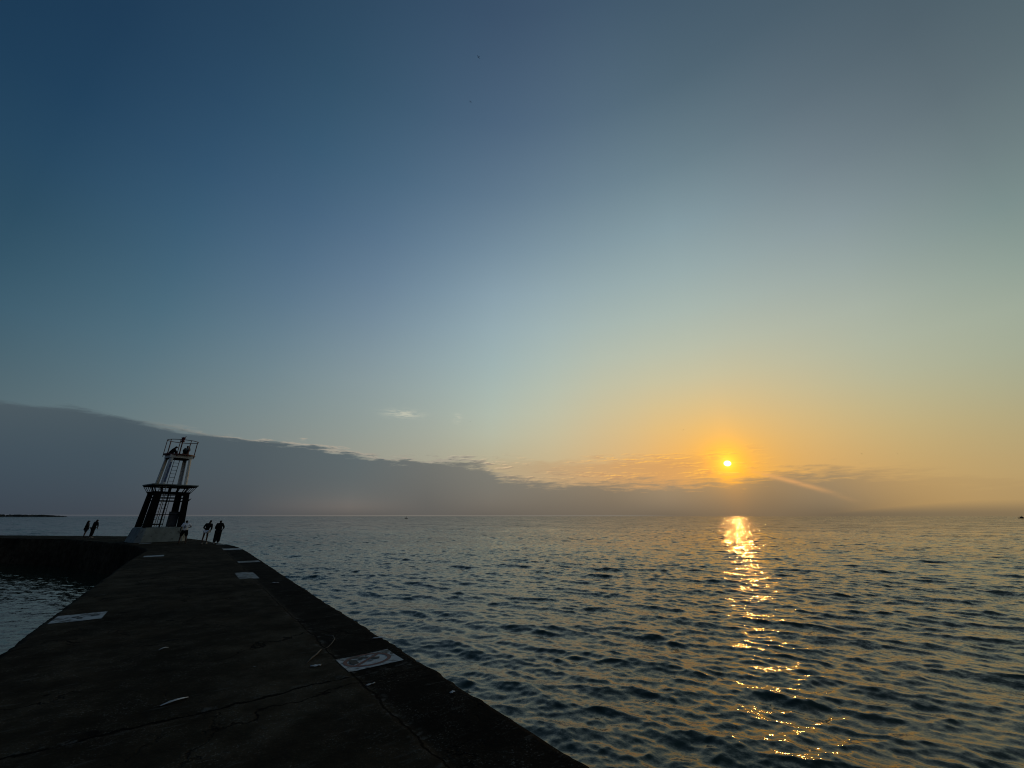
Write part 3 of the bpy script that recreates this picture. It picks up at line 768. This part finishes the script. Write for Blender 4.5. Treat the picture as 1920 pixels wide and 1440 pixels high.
# cap, top floor and rail
q = MB(); q.prism(sq(u1 + .035, Z3 - .26 + .003), sq(u1 + .03, Z3)); q.build('cap_beam', M['white_paint'], tower)
q = MB(); q.box((0, 0, Z3 - .30), (2 * u1 - .1, 2 * u1 - .1, .05)); q.build('cap_soffit', M['tower_dark'], tower)
RR = 1.08 * K
def circ(r, z, n=40): return [(r * math.cos(2 * PI * i / n), r * math.sin(2 * PI * i / n), z) for i in range(n)]
q = MB(); q.lathe([(RR - .02, Z3 + .003), (RR + .03, Z3 + .003), (RR + .03, Z3 + .09), (RR - .02, Z3 + .09)], 40); q.build('top_floor', M['red_paint'], tower)
ZT = 8.30 * K
rail = MB(); rail.tube(circ(RR, ZT), .030, 7, True); ro = rail.build('railing', M['red_paint'], tower)
for i in range(9):
    a = 2 * PI * (i + .15) / 9; q = MB()
    q.tube([(RR * math.cos(a), RR * math.sin(a), Z3 - .16), (RR * math.cos(a), RR * math.sin(a), ZT)], .028, 7); q.build('post', M['red_paint'], ro)
q = MB(); q.tube([(-.05, -.05, Z3 + .09), (-.05, -.05, 8.22 * K)], .05, 8); lo_ = q.build('lantern_post', M['red_paint'], tower)
q = MB(); q.lathe([(.10, 0), (.16, .03), (.16, .08), (.12, .10), (.13, .34), (.17, .36), (.17, .40), (.05, .47)], 16, (-.05, -.05, 8.22 * K)); q.build('lantern', M['glass'], lo_, True)
q = MB(); q.tube([(.02, .02, 8.55 * K), (.14, .1, 8.78 * K)], .03, 6); q.build('lantern_arm', M['red_paint'], lo_, True)

# ------------------------------------------------------------------ people
def skin_mesh(name, nodes, edges, mat, parent, sub=1):
    """nodes: {key: ((x,y,z), r or (rx, ry))}; one continuous skinned surface."""
    keys = list(nodes); idx = {k: i for i, k in enumerate(keys)}
    me = bpy.data.meshes.new(name)
    me.from_pydata([nodes[k][0] for k in keys], [(idx[a], idx[b]) for a, b in edges], [])
    o = bpy.data.objects.new(name, me); COL.objects.link(o)
    sm = o.modifiers.new('skin', 'SKIN'); sm.use_smooth_shade = True
    for i, k in enumerate(keys):
        r = nodes[k][1]; r = r if isinstance(r, tuple) else (r, r)
        me.skin_vertices[0].data[i].radius = r
        me.skin_vertices[0].data[i].use_root = (i == 0)
    o.modifiers.new('sub', 'SUBSURF').levels = sub; o.modifiers['sub'].render_levels = sub
    bpy.context.view_layer.update()
    dg = bpy.context.evaluated_depsgraph_get()
    m2 = bpy.data.meshes.new_from_object(o.evaluated_get(dg)); m2.name = name
    bpy.data.objects.remove(o)
    m2.materials.clear(); m2.materials.append(mat)
    m2.polygons.foreach_set('use_smooth', [True] * len(m2.polygons))
    o = bpy.data.objects.new(name, m2); COL.objects.link(o); o.parent = parent
    return o

def V(*a): return Vector(a)
def pose_standing(h=1.72, lean=0.0, stance=.13, turn=0.0):
    k = h / 1.72
    j = dict(pelvis=V(0, 0, .96), waist=V(0, .0, 1.10), chest=V(0, .01, 1.30), neck=V(0, 0, 1.46), headb=V(0, .01, 1.54), head=V(0, .02, 1.62), crown=V(0, .015, 1.69),
             shL=V(-.17, 0, 1.42), shR=V(.17, 0, 1.42), elL=V(-.25, -.02, 1.14), elR=V(.25, -.02, 1.14), wrL=V(-.23, .10, .90), wrR=V(.23, .10, .90),
             hipL=V(-.09, 0, .92), hipR=V(.09, 0, .92), knL=V(-stance, .03, .50), knR=V(stance, .03, .50), anL=V(-stance * 1.15, -.01, .09), anR=V(stance * 1.15, -.01, .09),
             toL=V(-stance * 1.35, .16, .035), toR=V(stance * 1.35, .16, .035))
    for n_ in j: j[n_] *= k
    return j

def hand(nodes, edges, wr, el, side, tag_):
    """palm, four unequal curled fingers and a thumb, all part of the body surface."""
    d = (wr - el).normalized(); up = V(0, 0, 1) if abs(d.z) < .8 else V(0, 1, 0)
    x = d.cross(up).normalized(); y = x.cross(d)
    palm = wr + d * .075
    nodes[tag_ + 'palm'] = (palm, (.034, .018)); edges.append((tag_ + 'wr', tag_ + 'palm'))
    for i, ln in enumerate((.058, .068, .064, .050)):
        b = palm + d * .03 + x * (.028 - .019 * i)
        m_ = b + d * ln * .55 - y * .008; t_ = m_ + d * ln * .35 - y * .024
        nodes[f'{tag_}f{i}a'] = (b, .009); nodes[f'{tag_}f{i}b'] = (m_, .0085); nodes[f'{tag_}f{i}c'] = (t_, .007)
        edges += [(tag_ + 'palm', f'{tag_}f{i}a'), (f'{tag_}f{i}a', f'{tag_}f{i}b'), (f'{tag_}f{i}b', f'{tag_}f{i}c')]
    tb = wr + d * .035 + x * side * .035; tt = tb + d * .035 + x * side * .018
    nodes[tag_ + 'th1'] = (tb, .011); nodes[tag_ + 'th2'] = (tt, .008)
    edges += [(tag_ + 'palm', tag_ + 'th1'), (tag_ + 'th1', tag_ + 'th2')]

def body(j, parent, mat):
    n_, e = {}, []
    n_['pelvis'] = (j['pelvis'], (.14, .10)); n_['waist'] = (j['waist'], (.125, .09)); n_['chest'] = (j['chest'], (.15, .10)); n_['neck'] = (j['neck'], .055)
    up = (j['crown'] - j['headb']).normalized(); fw = j.get('face', V(0, 1, 0))
    n_['headb'] = (j['headb'], (.068, .078)); n_['head'] = (j['head'], (.078, .092)); n_['crown'] = (j['crown'], (.058, .070))
    n_['nose'] = (j['head'] + fw * .105 - up * .015, .013)
    e += [('pelvis', 'waist'), ('waist', 'chest'), ('chest', 'neck'), ('neck', 'headb'), ('headb', 'head'), ('head', 'crown'), ('head', 'nose')]
    for s, sg in (('L', -1), ('R', 1)):
        n_['sh' + s] = (j['sh' + s], .058); n_['el' + s] = (j['el' + s], .042); n_[s + 'wr'] = (j['wr' + s], .028)
        e += [('chest', 'sh' + s), ('sh' + s, 'el' + s), ('el' + s, s + 'wr')]
        hand(n_, e, j['wr' + s], j['el' + s], -sg, s)
        n_['hip' + s] = (j['hip' + s], .088); n_['kn' + s] = (j['kn' + s], .060); n_['ca' + s] = (j['kn' + s].lerp(j['an' + s], .35) - V(0, .015, 0), .055); n_['an' + s] = (j['an' + s], .040); n_['to' + s] = (j['to' + s], (.04, .026))
        e += [('pelvis', 'hip' + s), ('hip' + s, 'kn' + s), ('kn' + s, 'ca' + s), ('ca' + s, 'an' + s), ('an' + s, 'to' + s)]
    o = skin_mesh('body', n_, e, mat, parent)
    # eyes and mouth pressed into the face
    side = up.cross(fw).normalized()
    for sg in (-1, 1):
        f_ = MB(); f_.lathe([(.003, -.006), (.010, 0), (.003, .006)], 8, j['head'] + fw * .088 + side * sg * .032 + up * .010); f_.build('eye', M['hair'], o)
    f_ = MB(); f_.tube([j['head'] + fw * .084 - up * .052 + side * .022, j['head'] + fw * .092 - up * .054, j['head'] + fw * .084 - up * .052 - side * .022], .005, 6); f_.build('mouth', M['skin'], o)
    return o

def hair(j, parent, mat, long=0.0, bun=False, hood=False):
    up = (j['crown'] - j['headb']).normalized(); fw = j.get('face', V(0, 1, 0))
    n_ = {'a': (j['crown'] - fw * .012 + up * .005, (.082, .090)), 'b': (j['head'] - fw * .040, (.090, .088)), 'c': (j['headb'] - fw * .055, (.072, .055))}
    e = [('a', 'b'), ('b', 'c')]
    if long:
        n_['d'] = (j['neck'] - fw * .075, (.080, .045)); n_['e'] = (j['neck'] - fw * .085 - V(0, 0, long), (.06, .03)); e += [('c', 'd'), ('d', 'e')]
    if bun:
        n_['f'] = (j['crown'] - fw * .05 + up * .07, .045); e += [('a', 'f')]
    return skin_mesh('hair', n_, e, mat, parent)

def top(j, parent, mat, sleeve=.55, grow=.02, hem=None, name='shirt'):
    n_ = {'p': (hem if hem is not None else j['pelvis'], (.155 + grow, .115 + grow)), 'w': (j['waist'], (.150 + grow, .108 + grow)), 'c': (j['chest'], (.165 + grow, .115 + grow)), 'n': (j['neck'] - V(0, 0, .035), .072)}
    e = [('p', 'w'), ('w', 'c'), ('c', 'n')]
    for s in 'LR':
        n_['s' + s] = (j['sh' + s], .074 + grow * .5); e.append(('c', 's' + s)); prev = 's' + s
        if sleeve > 1:
            n_['e' + s] = (j['el' + s], .060); n_['r' + s] = (j['el' + s].lerp(j['wr' + s], min(1, sleeve - 1)), .045); e += [(prev, 'e' + s), ('e' + s, 'r' + s)]
        else:
            n_['e' + s] = (j['sh' + s].lerp(j['el' + s], sleeve), .066 + grow * .3); e.append((prev, 'e' + s))
    return skin_mesh(name, n_, e, mat, parent)

def bottoms(j, parent, mat, length=.9, grow=.02, name='shorts'):
    """length 0..1 to the knee, 1..2 to the ankle."""
    n_ = {'p': (j['pelvis'] + V(0, 0, .03), (.150 + grow, .112 + grow))}; e = []
    for s in 'LR':
        n_['h' + s] = (j['hip' + s] - V(0, 0, .02), .098 + grow); e.append(('p', 'h' + s))
        if length > 1:
            n_['k' + s] = (j['kn' + s], .075 + grow); n_['a' + s] = (j['kn' + s].lerp(j['an' + s], length - 1), .060 + grow); e += [('h' + s, 'k' + s), ('k' + s, 'a' + s)]
        else:
            n_['k' + s] = (j['hip' + s].lerp(j['kn' + s], length), .088 + grow); e.append(('h' + s, 'k' + s))
    return skin_mesh(name, n_, e, mat, parent)

def shoes(j, parent, mat):
    for s in 'LR':
        d = (j['to' + s] - j['an' + s])
        skin_mesh('shoe', {'a': (j['an' + s] - V(0, .02, .025), (.048, .050)), 'b': (j['an' + s].lerp(j['to' + s], .6) - V(0, 0, .012), (.048, .042)), 'c': (j['to' + s] + V(0, d.y * .25, .004), (.045, .034))}, [('a', 'b'), ('b', 'c')], mat, parent)

def person(loc, az, label, group=None):
    """az: compass direction the figure faces, degrees right of +Y."""
    o = empty('person', loc, -R(az)); tag(o, label, 'person', group); return o

def ground(x, y): return (x, y, float(deck_z(np.array(x), np.array(y))))

# the man in the white shirt, hands busy in front of him
p = person(ground(-25.25, 31.75), -38, 'person in a white T-shirt with a dark round print and black shorts, by the plinth')
j = pose_standing(1.76, stance=.17)
j['elR'] = V(.33, -.06, 1.22); j['wrR'] = V(.16, .20, 1.16); j['elL'] = V(-.27, .0, 1.14); j['wrL'] = V(-.27, .06, .90)
j['head'] += V(-.015, .05, -.03); j['crown'] += V(-.015, .05, -.04); j['headb'] += V(0, .03, -.02)
bd = body(j, p, M['dark_skin']); hair(j, p, M['hair'])
sh = top(j, p, M['white_cloth'], .75, .028, j['pelvis'] - V(0, 0, .06))
q = MB()
pr = [(math.cos(t), math.sin(t)) for t in np.linspace(0, 2 * PI, 25)[:-1]]
vs = [(-.05 + .058 * c, -.159 - .004 * abs(c), 1.24 + .105 * s) for c, s in pr] + [(-.05 + .030 * c, -.161, 1.24 + .07 * s) for c, s in pr]
q.add(vs, [(i, (i + 1) % 24, 24 + (i + 1) % 24, 24 + i) for i in range(24)])
o = q.build('shirt_print', M['navy_cloth'], sh); sdm = o.modifiers.new('thick', 'SOLIDIFY'); sdm.thickness = .03; sdm.offset = 0
bottoms(j, p, M['black_cloth'], .95, .03); shoes(j, p, M['shoe_dark'])

# the woman in white shorts, leaning to the right
p = person(ground(-23.65, 31.85), -20, 'person in a black jacket, white shorts and pale shoes, between two others')
j = pose_standing(1.74, stance=.12)
for n_, dx in (('waist', .02), ('chest', .05), ('neck', .08), ('headb', .11), ('head', .14), ('crown', .17), ('shL', .06), ('shR', .06)): j[n_] += V(dx, .02, 0)
j['shL'] = V(-.13, .02, 1.42); j['shR'] = V(.25, .02, 1.40)
j['elL'] = V(-.22, -.05, 1.16); j['wrL'] = V(-.10, .16, 1.06); j['elR'] = V(.31, -.04, 1.14); j['wrR'] = V(.26, .02, .95)
body(j, p, M['dark_skin']); hair(j, p, M['hair'], .06)
top(j, p, M['black_cloth'], 1.9, .03, j['pelvis'] + V(-.02, 0, .02), 'jacket'); bottoms(j, p, M['white_cloth'], .45, .03); shoes(j, p, M['shoe_light'])

# the figure all in black
p = person(ground(-22.68, 31.8), -35, 'person in loose black clothes from neck to ankle, nearest the outer water')
j = pose_standing(1.74, stance=.10)
j['elR'] = V(.30, .0, 1.18); j['wrR'] = V(.22, .16, 1.02); j['elL'] = V(-.24, .02, 1.16); j['wrL'] = V(-.14, .16, 1.02)
for n_ in ('headb', 'head', 'crown', 'neck'): j[n_] += V(.02, .02, -.01)
body(j, p, M['dark_skin']); hair(j, p, M['hair'], 0, False)
top(j, p, M['black_cloth'], 1.85, .055, j['pelvis'] - V(0, 0, .10), 'robe_top'); bottoms(j, p, M['black_cloth'], 1.95, .055, 'loose_trousers'); shoes(j, p, M['shoe_light'])

# the pair on the far arm of the pier
p = person(ground(-43.12, 41.6), 40, 'person in a dark dress with one elbow raised to the head, left of a pair', None)
j = pose_standing(1.62, stance=.12)
for n_, dx in (('waist', .03), ('chest', .06), ('neck', .10), ('headb', .12), ('head', .14), ('crown', .16), ('shL', .09), ('shR', .09)): j[n_] += V(dx, 0, 0)
j['elL'] = V(-.38, .05, 1.30); j['wrL'] = V(-.10, .05, 1.50); j['elR'] = V(.33, .05, 1.20); j['wrR'] = V(.36, .12, 1.02)
body(j, p, M['dark_skin']); hair(j, p, M['hair'], .12)
top(j, p, M['black_cloth'], .4, .03, j['pelvis'] - V(0, 0, .05), 'dress_top'); bottoms(j, p, M['navy_cloth'], .95, .035, 'skirt'); shoes(j, p, M['shoe_dark'])
p = person(ground(-41.72, 40.9), 10, 'person in a dark coat and white shoes leaning in, right of a pair', None)
j = pose_standing(1.72, stance=.07)
for n_, dx in (('waist', .02), ('chest', .06), ('neck', .12), ('headb', .16), ('head', .19), ('crown', .22), ('shL', .10), ('shR', .10)): j[n_] += V(dx, .02, 0)
j['elL'] = V(-.22, .08, 1.18); j['wrL'] = V(-.30, .12, 1.00); j['elR'] = V(.36, .08, 1.16); j['wrR'] = V(.34, .12, .95)
body(j, p, M['dark_skin']); hair(j, p, M['hair'], .15)
top(j, p, M['black_cloth'], 1.9, .055, j['pelvis'] - V(0, 0, .18), 'coat'); bottoms(j, p, M['black_cloth'], 1.9, .03, 'trousers'); shoes(j, p, M['shoe_light'])

# two people sitting on the tower's top floor
def seated(loc, az, label, lean=0.0, dress=None, hunch=0.0):
    p = person(loc, az, label)
    j = pose_standing(1.70)
    for n_ in j:
        if n_[:2] not in ('kn', 'an', 'to'): j[n_] = j[n_] - V(0, 0, .84)
    for n_ in ('waist', 'chest', 'neck', 'headb', 'head', 'crown', 'shL', 'shR'):
        j[n_] += V(0, hunch * (j[n_].z - .1), -hunch * .25 * (j[n_].z - .1))
    for s, sg in (('L', -1), ('R', 1)):
        j['kn' + s] = V(sg * .14, .36, .40); j['an' + s] = V(sg * .12, .46, .07); j['to' + s] = V(sg * .13, .60, .04)
        j['el' + s] = j['sh' + s] + V(sg * .07, .14, -.24); j['wr' + s] = V(sg * .08, .36, .38)
    body(j, p, M['dark_skin']); hair(j, p, M['hair'], .12)
    top(j, p, dress, 1.8, .03, None, 'jacket'); bottoms(j, p, M['black_cloth'], 1.9, .02, 'trousers'); shoes(j, p, M['shoe_dark'])
    return p
def tower_pt(lx, ly, z):
    c, s = math.cos(TROT), math.sin(TROT); return (TC[0] + lx * c - ly * s, TC[1] + lx * s + ly * c, z)
seated(tower_pt(.32, -.50, Z3 + .10), 150, 'dark-haired person in a grey jacket sitting under the red lantern on the tower', 0, M['grey_cloth'], .1)
seated(tower_pt(-.80, -.28, Z3 + .02), 60, 'hunched person in black sitting at the left rail of the tower top', 0, M['black_cloth'], .55)

# ------------------------------------------------------------------ birds
def sky_pt(az, el, dist):
    a, e = R(az), R(el)
    return (dist * math.cos(e) * math.sin(a), dist * math.cos(e) * math.cos(a), EYE + dist * math.sin(e))
def bird(az, el, dist, rz, bank, span, label):
    root = empty('bird', sky_pt(az, el, dist)); root.rotation_euler = (bank, .15, rz)
    tag(root, label, 'bird', 'birds flying over the lake')
    k = span
    q = MB(); q.tube([(0, .30 * k, 0), (0, .24 * k, .01 * k), (0, .12 * k, .005 * k), (0, 0, 0), (0, -.16 * k, .005 * k), (0, -.30 * k, .01 * k)], [.008 * k, .032 * k, .050 * k, .058 * k, .03 * k, .012 * k], 8)
    q.build('body', M['bird'], root, True)
    for s in (-1, 1):
        pts = [(0, .10, .02), (.24, .15, .10), (.50, .02, .06), (.24, .02, .09), (0, -.06, .02)]
        vs = [(s * x * k, y * k, z * k) for x, y, z in pts] + [(s * x * k, y * k, (z - .012) * k) for x, y, z in pts]
        n = len(pts)
        link_mesh('wing', vs, [tuple(range(n)), tuple(range(2 * n - 1, n - 1, -1))] + [(i, (i + 1) % n, n + (i + 1) % n, n + i) for i in range(n)], M['bird'], root)
    q = MB(); q.prism([(-.03 * k, -.28 * k, 0), (.03 * k, -.28 * k, 0), (.07 * k, -.42 * k, 0), (-.07 * k, -.42 * k, 0)], [(-.03 * k, -.28 * k, .01 * k), (.03 * k, -.28 * k, .01 * k), (.07 * k, -.42 * k, .01 * k), (-.07 * k, -.42 * k, .01 * k)])
    q.build('tail', M['bird'], root)
for b_ in ((-7.44, 59.16, 75, .9, .5, .62, 'small dark bird highest up in the blue, upper of two near the middle'),
           (-8.70, 54.96, 95, .7, .4, .60, 'small dark bird high in the blue, lower of two near the middle'),
           (24.34, 11.14, 200, 1.6, .2, .75, 'tiny dark bird in the yellow glow left above the sun'),
           (42.16, 6.47, 220, 1.2, .3, .75, 'tiny dark bird right of the sun, left of two'),
           (44.95, 6.18, 220, .4, .3, .75, 'tiny dark bird right of the sun, right of two'),
           (-6.35, 13.3, 210, 2.2, .3, .7, 'tiny dark bird beside the small pale cloud puff')):
    bird(*b_)

# ------------------------------------------------------------------ boats and the far shore
def boat(az, dist, L, rz, label, sail):
    a = R(az); root = empty('boat', (dist * math.sin(a), dist * math.cos(a), WATER_Z), rz)
    tag(root, label, 'boat')
    q = MB(); sec = []
    n = 9
    for i in range(n):
        t = i / (n - 1) * 2 - 1; wdt = L * .16 * (1 - max(0, t) ** 2.2) + .02; h = L * (.11 + .05 * max(0, t) ** 2)
        sec.append([(t * L / 2, -wdt, h), (t * L / 2, -wdt * .6, -.3), (t * L / 2, wdt * .6, -.3), (t * L / 2, wdt, h)])
    vs = [v for s_ in sec for v in s_]; fs = []
    for i in range(n - 1):
        for k in range(4): fs.append((i * 4 + k, i * 4 + (k + 1) % 4, i * 4 + 4 + (k + 1) % 4, i * 4 + 4 + k))
    fs += [(0, 1, 2, 3), tuple((n - 1) * 4 + k for k in (3, 2, 1, 0))]
    q.add(vs, fs); q.build('hull', M['boat_hull'], root)
    q = MB(); q.prism([(-.25 * L, -.1 * L, .112 * L), (.12 * L, -.1 * L, .112 * L), (.12 * L, .1 * L, .112 * L), (-.25 * L, .1 * L, .112 * L)], [(-.23 * L, -.08 * L, .27 * L), (.04 * L, -.08 * L, .27 * L), (.04 * L, .08 * L, .27 * L), (-.23 * L, .08 * L, .27 * L)])
    q.build('cabin', M['boat_cabin'] if not sail else M['boat_hull'], root)
    q = MB(); q.tube([(-.05 * L, 0, .27 * L), (-.05 * L, 0, (.75 if sail else .42) * L)], .02 * L, 6); q.build('mast', M['boat_hull'], root)
boat(-14.55, 900, 7.0, .6, 'tiny dark boat alone on the horizon, right of the tower', True)
boat(51.42, 1500, 14, -.3, 'dark boat with a dull red cabin on the horizon at the far right', False)

def headland():
    vs, fs = [], []
    A0, A1, D0 = -62.0, -47.55, 4200.0
    n = 150; rg = random.Random(4)
    for i in range(n + 1):
        f = i / n; a = R(A0 + (A1 - A0) * f)
        taper = min(1, (1 - f) * 9) ** .6 * (.62 + .38 * math.sin(PI * min(1, f * .55 + .35)))
        for d_, h in ((-90, -1.0), (-60, 2.0), (0, 5.0 * taper), (120, 5.5 * taper), (320, -1)):
            vs.append(((D0 + d_) * math.sin(a), (D0 + d_) * math.cos(a), WATER_Z + h))
    for i in range(n):
        for k in range(4): fs.append((i * 5 + k, i * 5 + k + 1, i * 5 + k + 6, i * 5 + k + 5))
    tag(link_mesh('headland', vs, fs, surf('far_shore', (.03, .035, .035), .9, .3, .02), None, True), kind='structure')
    # the trees along it read as one dark mass: many small crowns
    q = MB()
    for i in range(420):
        f = rg.random() ** .9; a = R(A0 + (A1 - A0) * min(f, .992)); d_ = D0 + rg.uniform(-30, 150)
        taper = min(1, (1 - f) * 9) ** .5 * (.55 + .45 * math.sin(PI * min(1, max(0, f * .9 - .1))))
        hh = max(3.0, (10 + rg.uniform(0, 5)) * taper); r0 = rg.uniform(5, 11) * (.6 + .4 * taper)
        c = (d_ * math.sin(a), d_ * math.cos(a), WATER_Z + 2.5)
        q.lathe([(r0 * .5, 0), (r0, hh * .35), (r0 * .9, hh * .65), (r0 * .45, hh * .92), (.4, hh)], 7, c)
    tag(q.build('far_wood', surf('far_foliage', (.022, .030, .030), .95, .3, .05), None, True), 'dark low wood covering the headland on the left horizon', 'wood', None, 'stuff')
headland()
